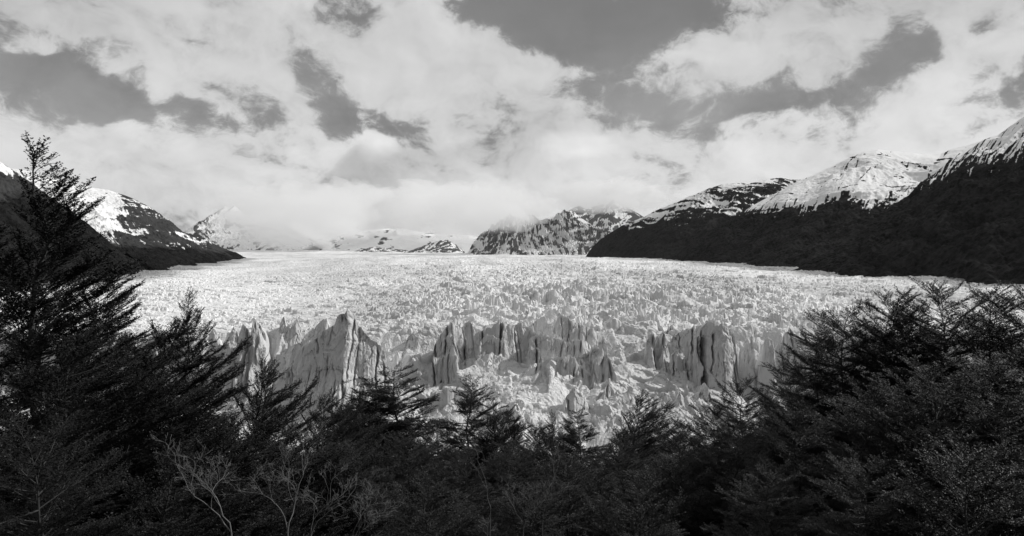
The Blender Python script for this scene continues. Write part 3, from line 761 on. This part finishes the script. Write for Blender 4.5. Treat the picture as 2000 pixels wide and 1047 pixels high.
mountain('mountain', 'grey hazy summit fading into cloud above the dark ridge',
         [(1000, 440, 13500), (1050, 432, 13500), (1100, 418, 13500), (1130, 402, 13500), (1145, 408, 13500), (1160, 404, 13500), (1178, 399, 13500), (1190, 391, 13500), (1197, 389, 13500), (1206, 398, 13500), (1222, 405, 13500), (1240, 414, 13500), (1270, 432, 13500), (1340, 470, 13500)],
         [(200, 11500), (1500, 11500), (3200, 11800)], MT_FAR, snow_far(.02), nc=320, nr=150, rough=120, ridge=800, prof=1.2, seed=480, crag=40)

# ------------------------------------------------------------------ haze and low cloud
def haze_material(name, density, col=0.9, aniso=0.2):
    m = bpy.data.materials.new(name)
    m.use_nodes = True
    nt = m.node_tree
    for nd in list(nt.nodes):
        nt.nodes.remove(nd)
    o = nt.nodes.new('ShaderNodeOutputMaterial')
    v = nt.nodes.new('ShaderNodeVolumePrincipled')
    v.inputs['Color'].default_value = grey(col)
    v.inputs['Density'].default_value = density
    v.inputs['Anisotropy'].default_value = aniso
    nt.links.new(v.outputs[0], o.inputs['Volume'])
    return m
def box(name, lo, hi, mat):
    (x0, y0, z0), (x1, y1, z1) = lo, hi
    v = np.array([(x0, y0, z0), (x1, y0, z0), (x1, y1, z0), (x0, y1, z0), (x0, y0, z1), (x1, y0, z1), (x1, y1, z1), (x0, y1, z1)])
    f = np.array([(0, 3, 2, 1), (4, 5, 6, 7), (0, 1, 5, 4), (1, 2, 6, 5), (2, 3, 7, 6), (3, 0, 4, 7)])
    return mesh_obj(name, v, f, mat, smooth=False)
HAZE = True
if HAZE:
    hz = box('haze', (-16000, -700, -60), (16000, 21000, 1500), haze_material('haze_air', 0.4e-5))
    tag(hz, 'thin pale air over the valley', 'haze', kind='stuff')
exec_cloud = True
if exec_cloud:
    CLOUD = haze_material('low_cloud', 0.0013, 0.97, 0.3)
    rr = random.Random(3)
    def puff(px, py, Y, rx, ry, rz):
        """a lumpy closed body of mist, sizes in photo pixels across and metres in depth"""
        nu, nv = 128, 64
        th, ph = np.meshgrid(np.linspace(0, 2 * np.pi, nu, endpoint=False), np.linspace(0, np.pi, nv), indexing='xy')
        X, Yv, Zv = np.cos(th) * np.sin(ph), np.sin(th) * np.sin(ph), np.cos(ph)
        o1 = rr.uniform(0, 90)
        bmp = 1 + .45 * fbm2(X * 2 + o1, Zv * 2 + Yv, 3, .5, 500) + .28 * fbm2(X * 6 + o1, Zv * 6 + Yv * 3, 3, .55, 505)
        bmp[0] = bmp[0].mean(); bmp[-1] = bmp[-1].mean()
        a = (px - 1000) / F * Y; c = EYE + (HZ - py) / F * Y
        v = np.stack([a + X * bmp * rx / F * Y, Y + Yv * bmp * ry, c + Zv * bmp * rz / F * Y], -1).reshape(-1, 3)
        f = []
        for i in range(nv - 1):
            for j in range(nu):
                f.append((i * nu + j, (i + 1) * nu + j, (i + 1) * nu + (j + 1) % nu, i * nu + (j + 1) % nu))
        return v, np.array(f)
    for (lab, args) in [
        ('pale low cloud resting on the far left peak', (575, 424, 10900, 150, 1400, 62)),
        ('broad pale cloud bank hiding the mountains behind the left of the snowfield', (700, 405, 13200, 120, 1300, 46)),
        ('broad pale cloud bank hiding the mountains behind the right of the snowfield', (880, 412, 12800, 150, 1300, 52)),
        ('pale low cloud covering the top of the craggy centre right mountain', (958, 408, 8800, 112, 1100, 46)),
        ('wisp of low cloud around the grey far summit', (1195, 384, 11900, 120, 900, 32))]:
        v, f = puff(*args)
        o = mesh_obj('low_cloud', v, f, CLOUD)
        tag(o, lab, 'cloud', kind='stuff')

# ------------------------------------------------------------------ lake and hillside
m, nt, b = material('lake_water')
b.inputs['Base Color'].default_value = grey(0.08)
b.inputs['Roughness'].default_value = 0.12
co = nt.new('ShaderNodeTexCoord').outputs['Object']
bump(nt, b, nt.noise(co, 0.25, 4, 0.6).outputs[0], 0.2, 0.3)
lx = np.array([(-6000, 120, 0), (6000, 120, 0), (6000, 420, 0), (-6000, 420, 0)], float)
tag(mesh_obj('lake', lx, np.array([(0, 1, 2, 3)]), m), 'still dark water below the ice wall', 'lake', kind='structure')

def ground_z(x, y):
    x = np.asarray(x, float); y = np.asarray(y, float)
    z = EYE - 7.0 - 0.36 * np.clip(y, -40, 1e9) - 0.0 * x
    z = z + 2.2 * np.sin(x / 17.0 + 1.0) * np.clip((y + 5) / 30, 0, 1) + 1.2 * np.sin(y / 9.0 + x / 23.0)
    return np.maximum(z, -14 - 0.002 * y)
gx = np.concatenate([np.linspace(-30000, -140, 40)[:-1], np.linspace(-140, 140, 240), np.linspace(140, 30000, 40)[1:]])
gy = np.concatenate([np.linspace(-700, -45, 12)[:-1], np.linspace(-45, 260, 260), np.geomspace(264, 24000, 40)])
GY, GX = np.meshgrid(gy, gx, indexing='ij')
GZ = ground_z(GX, GY) + fbm2(GX / 2.0, GY / 2.0, 4, .5, 600) * .35
m, nt, b = material('forest_floor')
co = nt.new('ShaderNodeTexCoord').outputs['Object']
n = nt.noise(co, 1.4, 7, 0.65).outputs[0]
nt.l.new(nt.m('MULTIPLY', nt.m('ADD', .2, nt.m('MULTIPLY', n, 1.5)), 0.022), b.inputs['Base Color'])
b.inputs['Roughness'].default_value = 0.95
bump(nt, b, n, 0.8, 0.15)
gnd = mesh_obj('ground', np.stack([GX, GY, GZ], -1).reshape(-1, 3), grid_faces(len(gy), len(gx)), m)
tag(gnd, 'steep wooded hillside falling to the lake', 'hillside', kind='structure')

# ------------------------------------------------------------------ southern beech trees
class Tubes:
    def __init__(self):
        self.v, self.f, self.n = [], [], 0
    def add(self, pts, rad, sides=5):
        pts = np.asarray(pts, float); rad = np.asarray(rad, float)
        tg = np.gradient(pts, axis=0)
        tg /= np.linalg.norm(tg, axis=1)[:, None] + 1e-9
        ref = np.array([0.0, 0.0, 1.0]) if abs(tg[0][2]) < 0.9 else np.array([1.0, 0, 0])
        a = np.cross(tg, ref); a /= np.linalg.norm(a, axis=1)[:, None] + 1e-9
        c = np.cross(tg, a)
        th = np.arange(sides) / sides * 2 * np.pi
        ring = pts[:, None] + rad[:, None, None] * (np.cos(th)[None, :, None] * a[:, None] + np.sin(th)[None, :, None] * c[:, None])
        k = len(pts)
        i = np.arange(k - 1)[:, None] * sides; j = np.arange(sides)[None, :]
        q = np.stack([i + j, i + (j + 1) % sides, i + sides + (j + 1) % sides, i + sides + j], -1).reshape(-1, 4)
        self.v.append(ring.reshape(-1, 3)); self.f.append(q + self.n); self.n += k * sides
    def arrays(self):
        return np.concatenate(self.v), np.concatenate(self.f)

def unit(v):
    return v / (np.linalg.norm(v) + 1e-9)
def curve(p, d, length, n, rise, rg, wob=0.12):
    """a branch that starts along d and bends by `rise` (up if positive)"""
    pts = [np.array(p, float)]
    d = unit(np.array(d, float))
    st = length / n
    for k in range(n):
        pts.append(pts[-1] + d * st)
        d = unit(d + np.array([rg.gauss(0, wob), rg.gauss(0, wob), rise / n + rg.gauss(0, wob * .6)]))
    return np.array(pts)

def make_tree(seed, H, spread, n_prim, t0=0.12, top_el=55, low_el=4, wind=(0, 0), shape=0.8, leaf=0.045, dens=1.0, rise=0.25, gapp=0.12, forks=1, leafmat=None, lean=0.0):
    """trunk with limbs, and a crown of flat leafy sprays; base at the origin, unit metres"""
    rg = random.Random(seed); rn = np.random.default_rng(seed)
    wood = Tubes()
    tw_p, tw_d, tw_l = [], [], []                   # leafy twigs: start, direction, length
    stems = []
    for fk in range(forks):
        hh = H * (1 if fk == 0 else rg.uniform(.72, .93))
        a = rg.uniform(0, 6.28)
        off = np.array([math.cos(a), math.sin(a), 0]) * (0 if fk == 0 else rg.uniform(.07, .13) * H)
        n = 14
        pts = []
        for i in range(n + 1):
            q = i / n
            bend = np.array([wind[0], wind[1], 0]) * lean * H * q * q
            pts.append(np.array([0, 0, hh * q]) + off * min(1, q * 2.2) + bend + np.array([rg.gauss(0, .012), rg.gauss(0, .012), 0]) * H * (0.3 + q) * .6)
        pts = np.array(pts)
        r0 = 0.009 * H * (1 if fk == 0 else .7)
        rad = r0 * (1 - np.linspace(0, 1, n + 1)) ** 0.8 + 0.006
        wood.add(pts, rad, 8)
        stems.append((pts, hh, r0))
    for pts, hh, r0 in stems:
        npri = n_prim if hh == H else int(n_prim * .6)
        ang = rg.uniform(0, 6.28)
        for i in range(npri):
            q = t0 + (1 - t0) * ((i + rg.random()) / npri) ** 0.9
            if rg.random() < gapp:
                continue
            idx = q * (len(pts) - 1); i0 = min(int(idx), len(pts) - 2)
            p = pts[i0] + (pts[i0 + 1] - pts[i0]) * (idx - i0)
            ang += 2.4 + rg.gauss(0, .35)
            e = math.radians(low_el + (top_el - low_el) * max(0, (q - .25) / .75) ** 1.5 + rg.gauss(0, 7))
            d = np.array([math.cos(ang) * math.cos(e), math.sin(ang) * math.cos(e), math.sin(e)])
            d[:2] += np.array(wind) * 0.55
            into = d[0] * wind[0] + d[1] * wind[1]
            prof = (1 - q) ** shape * (.55 + .45 * min(1, (q - t0) / .22 + .3))
            L = (spread * prof + 0.024 * H) * rg.uniform(.65, 1.25) * (1 + .45 * np.clip(into, -1, 1))
            c = curve(p, d, L, 7, rise, rg, .09)
            wood.add(c, np.linspace(max(.006, .009 * L + .002), .003, len(c)), 5)
            # flat spray: side twigs left and right
            m2 = max(5, int(L / 0.085))
            for k in range(m2):
                s = 0.16 + 0.84 * (k + rg.random()) / m2
                ii = min(int(s * 7), 6)
                b = c[ii] + (c[ii + 1] - c[ii]) * (s * 7 - ii)
                ax = unit(c[ii + 1] - c[ii])
                side = unit(np.cross(ax, np.array([0, 0, 1.0]))) * (1 if k % 2 else -1)
                l2 = (0.16 + 0.48 * L * (1 - s) ** .7 * (.35 + s)) * rg.uniform(.6, 1.25)
                l2 = min(l2, 1.1)
                dd = unit(ax * rg.uniform(.7, 1.15) + side * rg.uniform(.45, .95) + np.array([wind[0] * .25, wind[1] * .25, rg.gauss(.06, .13)]))
                if l2 > .3:
                    c2 = curve(b, dd, l2, 3, rise * .6, rg, .10)
                    wood.add(c2, np.linspace(.004, .0022, 4), 3)
                    m3 = int(l2 / .06)
                    for w3 in range(m3):
                        s3 = .15 + .85 * (w3 + rg.random()) / m3
                        jj = min(int(s3 * 3), 2)
                        b3 = c2[jj] + (c2[jj + 1] - c2[jj]) * (s3 * 3 - jj)
                        ax3 = unit(c2[jj + 1] - c2[jj])
                        sd3 = unit(np.cross(ax3, np.array([0, 0, 1.0]))) * (1 if w3 % 2 else -1)
                        tw_p.append(b3); tw_d.append(unit(ax3 + sd3 * rg.uniform(.3, .9) + np.array([0, 0, rg.gauss(0.03, .12)]))); tw_l.append(rg.uniform(.10, .24) * (1.1 - .5 * s3))
                    tw_p.append(b); tw_d.append(dd); tw_l.append(l2)
                else:
                    tw_p.append(b); tw_d.append(dd); tw_l.append(l2)
            tw_p.append(c[-2]); tw_d.append(unit(c[-1] - c[-2])); tw_l.append(.22)
        tw_p.append(pts[-1]); tw_d.append(np.array([0, 0, 1.0])); tw_l.append(.15)
    P = np.array(tw_p); D = np.array(tw_d); Ln = np.array(tw_l)
    cnt = np.maximum(3, (Ln / (leaf * .62) * dens * 2.0).astype(int))
    idx = np.repeat(np.arange(len(P)), cnt)
    M = len(idx)
    s = rn.random(M)
    pos = P[idx] + D[idx] * (Ln[idx] * s)[:, None]
    ax = D[idx]
    sd_ = np.cross(ax, np.array([0, 0, 1.0])); sd_ /= np.linalg.norm(sd_, axis=1)[:, None] + 1e-9
    sgn = np.where(rn.random(M) < .5, -1, 1)[:, None]
    dirl = ax * rn.uniform(.3, 1, (M, 1)) + sd_ * sgn * rn.uniform(.3, 1, (M, 1)) + rn.normal(0, .20, (M, 3))
    dirl /= np.linalg.norm(dirl, axis=1)[:, None]
    up = np.array([0, 0, 1.0]) + rn.normal(0, .28, (M, 3))
    wv = np.cross(dirl, up); wv /= np.linalg.norm(wv, axis=1)[:, None] + 1e-9
    nv = np.cross(wv, dirl)
    ls = leaf * rn.uniform(.65, 1.25, (M, 1)); lw = ls * .30
    v = np.stack([pos, pos + dirl * ls * .5 + wv * lw + nv * lw * .25, pos + dirl * ls, pos + dirl * ls * .5 - wv * lw + nv * lw * .25], 1).reshape(-1, 3)
    f = np.arange(M * 4).reshape(-1, 4)
    root = bpy.data.objects.new('beech_tree', None)
    COL.objects.link(root)
    wv_, wf_ = wood.arrays()
    mesh_obj('trunk', wv_, wf_, BARK, root)
    mesh_obj('crown', v, f, leafmat or LEAF, root, smooth=False)
    root['H'] = H
    return root

def copy_tree(o, parent=None):
    c = o.copy(); COL.objects.link(c)
    if parent: c.parent = parent
    for ch in o.children:
        copy_tree(ch, c)
    return c

PROTO = {
    'flag': lambda: make_tree(21, 14.0, 3.4, 150, t0=.2, top_el=58, low_el=6, wind=(.8, .05), shape=.95, leaf=.05, rise=.30, lean=.0, gapp=.08),
    'spire': lambda: make_tree(22, 12.0, 2.9, 150, t0=.12, top_el=58, low_el=4, wind=(.35, 0), shape=.85, leaf=.046, rise=.35, gapp=.16),
    'layer': lambda: make_tree(23, 12.0, 3.9, 130, t0=.12, top_el=34, low_el=-6, wind=(-.2, -.1), shape=.42, leaf=.046, rise=.06, forks=3, gapp=.08),
    'cone': lambda: make_tree(24, 13.0, 4.2, 150, t0=.14, top_el=28, low_el=-8, wind=(.05, 0), shape=.6, leaf=.055, rise=-.02, gapp=.08, forks=2),
    'bush': lambda: make_tree(25, 8.0, 3.2, 120, t0=.05, top_el=36, low_el=-2, wind=(.1, 0), shape=.45, leaf=.046, rise=.08, forks=3),
    'sweep': lambda: make_tree(26, 10.0, 3.2, 130, t0=.1, top_el=44, low_el=12, wind=(1.0, -.1), shape=.55, leaf=.046, rise=.22, lean=.12, gapp=.18),
}
made = {}
def place(kind, px, py, Y, rz, label, cat='tree', group='dark beech trees in the foreground', wide=1.0):
    x = (px - 1000) / F * Y
    g = float(ground_z(x, Y)) - 0.15
    top = float(pz(py, Y))
    if kind not in made:
        made[kind] = PROTO[kind]()
        o = made[kind]
    else:
        o = copy_tree(made[kind])
    sc = (top - g) / o['H']
    o.location = (x, Y, g)
    o.rotation_euler = (0, 0, math.radians(rz))
    w = sc * wide
    o.scale = (w, w, sc)
    return tag(o, label, cat, group)
G = 'dark beech trees in the foreground'
TREES = [
 ('flag', 66, 300, 15.0, 0, 'tallest wind-swept dark tree rising above the skyline at the left edge', 1.12),
 ('flag', 165, 505, 18.5, 18, 'dark wind-swept tree with limbs reaching right over the ice below the tallest tree', 1.2),
 ('flag', -70, 410, 17.0, 25, 'dark wind-swept tree cut off by the left edge of the view', 1.1),
 ('flag', 75, 500, 20.5, -8, 'dark wind-swept tree standing close behind the trunk of the tallest tree', 1.15),
 ('spire', 374, 582, 21.0, 0, 'slender pointed dark tree in front of the left end of the ice wall', .85),
 ('sweep', 250, 655, 15.0, -12, 'dark leaning tree between the tallest left tree and the slender pointed tree', 1.0),
 ('sweep', 450, 742, 19.0, 5, 'dark tree with limbs sweeping right just right of the slender pointed tree', .9),
 ('spire', 514, 690, 27.0, 60, 'thin spindly dark treetop in front of the left foot of the ice pyramid', .55),
 ('sweep', 585, 792, 24.0, 12, 'dark tree with branches bent to the right below the ice pyramid', .85),
 ('cone', 731, 742, 34.0, 30, 'dark conical tree below the right foot of the ice pyramid, left of a twin', 1.0),
 ('cone', 772, 722, 36.0, 140, 'dark conical tree below the right foot of the ice pyramid, right and taller of two', 1.15),
 ('bush', 672, 806, 30.0, 50, 'low rounded dark tree crown left of the two conical trees', .8),
 ('cone', 916, 742, 40.0, 250, 'narrow dark tree standing alone before the ice debris left of centre', .9),
 ('bush', 985, 815, 38.0, 110, 'low flat-topped dark tree right of the narrow lone tree', .7),
 ('spire', 1078, 812, 38.0, 200, 'small spiky dark treetop in the middle below the debris slope', .8),
 ('cone', 1132, 806, 40.0, 20, 'small dense dark treetop in the middle, right of the spiky one', .85),
 ('sweep', 1205, 790, 38.0, 8, 'dark tree leaning right with ragged limbs just right of the middle', .95),
 ('bush', 1330, 838, 34.0, 15, 'low spreading dark tree under the right-hand ice tower', .9),
 ('layer', 1395, 812, 31.0, 300, 'low dark layered tree right of the spreading one, under the right-hand ice tower', .9),
 ('layer', 1452, 758, 30.0, 25, 'dark layered tree at the foot of the right-hand ice tower', .85),
 ('layer', 1540, 735, 27.0, 190, 'dark layered tree below the last ice fins on the right', .85),
 ('layer', 1590, 672, 24.0, 140, 'dark layered tree stepping up to the tall right-hand thicket', .95),
 ('layer', 1652, 628, 22.0, 0, 'tall dark layered tree covering the right end of the ice wall', .95),
 ('layer', 1735, 598, 20.5, 70, 'tall dark tree with bare twiggy tip on the right', .8),
 ('layer', 1785, 622, 21.5, 310, 'dark layered tree wedged between the two tallest right-hand trees', .9),
 ('layer', 1835, 584, 19.0, 215, 'tallest dark tree of the right-hand thicket', .95),
 ('layer', 1930, 592, 18.0, 120, 'tall dark tree with dense top near the right edge', .95),
 ('layer', 2025, 590, 16.5, 20, 'dark tree cut off by the right edge of the view', .9),
]
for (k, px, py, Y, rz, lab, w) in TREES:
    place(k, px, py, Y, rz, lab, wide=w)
# lower growth filling the slope in front of and between them
LOW = [
 ('sweep', 20, 690, 11.5, 10, 'dense dark wind-bent tree in the lower left corner'),
 ('sweep', 170, 770, 12.5, 20, 'dark leafy tree beside the one in the lower left corner'),
 ('layer', 310, 800, 14.0, 200, 'dark leafy tree beneath the slender pointed tree'),
 ('bush', 430, 850, 15.0, 300, 'dark leafy tree behind the leaning pale dead branch'),
 ('bush', 560, 840, 18.0, 30, 'dark leafy tree behind the pale forked dead shrub'),
 ('bush', 690, 880, 19.0, 150, 'dark leafy tree below the two conical trees'),
 ('layer', 800, 860, 23.0, 60, 'dark layered tree beneath the taller conical tree'),
 ('bush', 905, 900, 22.0, 260, 'dark leafy tree below the narrow lone tree'),
 ('layer', 1010, 880, 26.0, 330, 'dark layered tree low in the middle of the view'),
 ('bush', 1110, 905, 21.0, 45, 'dark leafy tree low in the middle, right of the thin dead stems'),
 ('layer', 1210, 870, 24.0, 100, 'dark layered tree low beneath the ragged leaning tree'),
 ('bush', 1330, 900, 19.0, 170, 'dark leafy tree low beneath the right-hand ice tower'),
 ('layer', 1440, 850, 19.0, 280, 'dark layered tree low in the right-hand thicket, at its left end'),
 ('layer', 1560, 810, 17.0, 40, 'dark layered tree in the right-hand thicket with pale lit shelves'),
 ('layer', 1690, 770, 15.0, 130, 'dark layered tree low in the thicket below the twiggy-tipped tree'),
 ('layer', 1820, 740, 13.5, 240, 'dark layered tree in front of the tallest right-hand tree'),
 ('layer', 1960, 720, 12.5, 10, 'dark layered tree at the lower right edge'),
 ('layer', 1500, 930, 13.0, 90, 'low dark tree at the bottom of the right-hand thicket'),
 ('layer', 1700, 920, 11.0, 0, 'low dark tree near the lower right corner'),
 ('bush', 1890, 900, 10.0, 60, 'low leafy dark tree in the lower right corner'),
 ('bush', 1250, 960, 13.5, 230, 'low dark tree at the bottom edge right of centre'),
 ('bush', 1050, 965, 14.0, 140, 'low dark tree at the bottom edge in the middle'),
 ('bush', 830, 960, 14.0, 20, 'low dark tree at the bottom edge left of centre'),
 ('sweep', 250, 900, 9.5, -10, 'low dark tree at the bottom edge below the slender pointed tree'),
 ('layer', 60, 880, 8.5, 250, 'low dark tree in the lower left corner of the view'),
]
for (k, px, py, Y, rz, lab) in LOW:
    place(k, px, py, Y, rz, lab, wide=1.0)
_r = random.Random(12)
for i in range(26):
    Y = _r.uniform(42, 95)
    px = 420 + (i + _r.random()) / 26 * 1250
    x = (px - 1000) / F * Y
    top = float(ground_z(x, Y)) + _r.uniform(9, 13)
    py = HZ + (EYE - top) / Y * F
    place(_r.choice(['cone', 'bush', 'layer', 'spire']), px, max(py, 845), Y, _r.uniform(0, 360),
          'dark tree on the slope behind the front row, glimpsed between nearer crowns', group='trees on the slope behind the front row')

# ------------------------------------------------------------------ bare dead shrubs
def dead_shrub(px, py, Y, H, dirs, seed, label, r0=0.03, name='dead_shrub', cat='dead shrub', depth=4):
    rg = random.Random(seed)
    r0 *= .27
    H *= .66
    x = (px - 1000) / F * Y
    z = float(pz(py, Y))
    g = float(ground_z(x, Y)) - .1
    tb = Tubes()
    tb.add(np.array([(0, 0, 0), (rg.gauss(0, .05), 0, (z - g) * .5), (0, 0, z - g)]), [r0 * 1.25, r0 * 1.15, r0], 7)
    def grow(p, d, L, r, lev):
        n = 6
        c = curve(p, d, L, n, .12, rg, .23)
        tb.add(c, np.maximum(np.linspace(r, r * .5, n + 1), .0012), 6 if lev < 2 else 4)
        if lev >= depth:
            return
        for k in range(rg.choice([3, 3, 4]) + (1 if lev == 0 else 0)):
            s = rg.uniform(.3, 1)
            i = min(int(s * n), n - 1)
            ax = unit(c[i + 1] - c[i])
            side = unit(np.array([rg.gauss(0, 1), rg.gauss(0, .5), rg.gauss(.2, .5)]))
            grow(c[i + 1], unit(ax + side * .75), L * rg.uniform(.4, .68), r * .55 * rg.uniform(.7, 1), lev + 1)
    for d in dirs:
        grow((0, 0, z - g), d, H * rg.uniform(.85, 1.1), r0 * rg.uniform(.7, 1), 0)
    v, f = tb.arrays()
    o = mesh_obj(name, v, f, DEAD)
    o.location = (x, Y, g)
    return tag(o, label, cat)
dead_shrub(452, 1040, 7.2, 1.0, [(-.75, .1, .8), (-.2, .1, .9)], 1, 'pale bare leaning branch at the bottom left')
dead_shrub(562, 1040, 7.8, 0.95, [(-.15, 0, 1), (.12, .1, 1)], 2, 'pale forked dead shrub at the bottom, right of the leaning branch', r0=.026)
dead_shrub(608, 1045, 8.2, 0.9, [(0, 0, 1), (.35, 0, .9)], 3, 'pale upright dead shrub beside the forked one', r0=.022)
dead_shrub(690, 1060, 9.0, .7, [(.3, 0, 1), (-.1, 0, 1), (.6, 0, .8)], 4, 'spray of thin bare twigs at the bottom below the conical trees', r0=.016)
dead_shrub(958, 1010, 13.0, 1.6, [(.02, 0, 1)], 5, 'thin bare stem in the lower middle, left of two others', r0=.02, depth=3)
dead_shrub(1022, 1040, 12.0, 1.1, [(.0, 0, 1), (.2, 0, 1)], 6, 'thin forked bare stem low in the middle', r0=.018, depth=3)
dead_shrub(1060, 1020, 13.0, 1.4, [(.08, 0, 1)], 7, 'tall thin bare stem in the lower middle, rightmost of three', r0=.016, depth=3)
dead_shrub(952, 1045, 8.5, .25, [(.4, 0, .9), (-.5, 0, .6), (0, 0, 1)], 8, 'small pale forked dead twig at the bottom edge in the middle', r0=.012, depth=2)
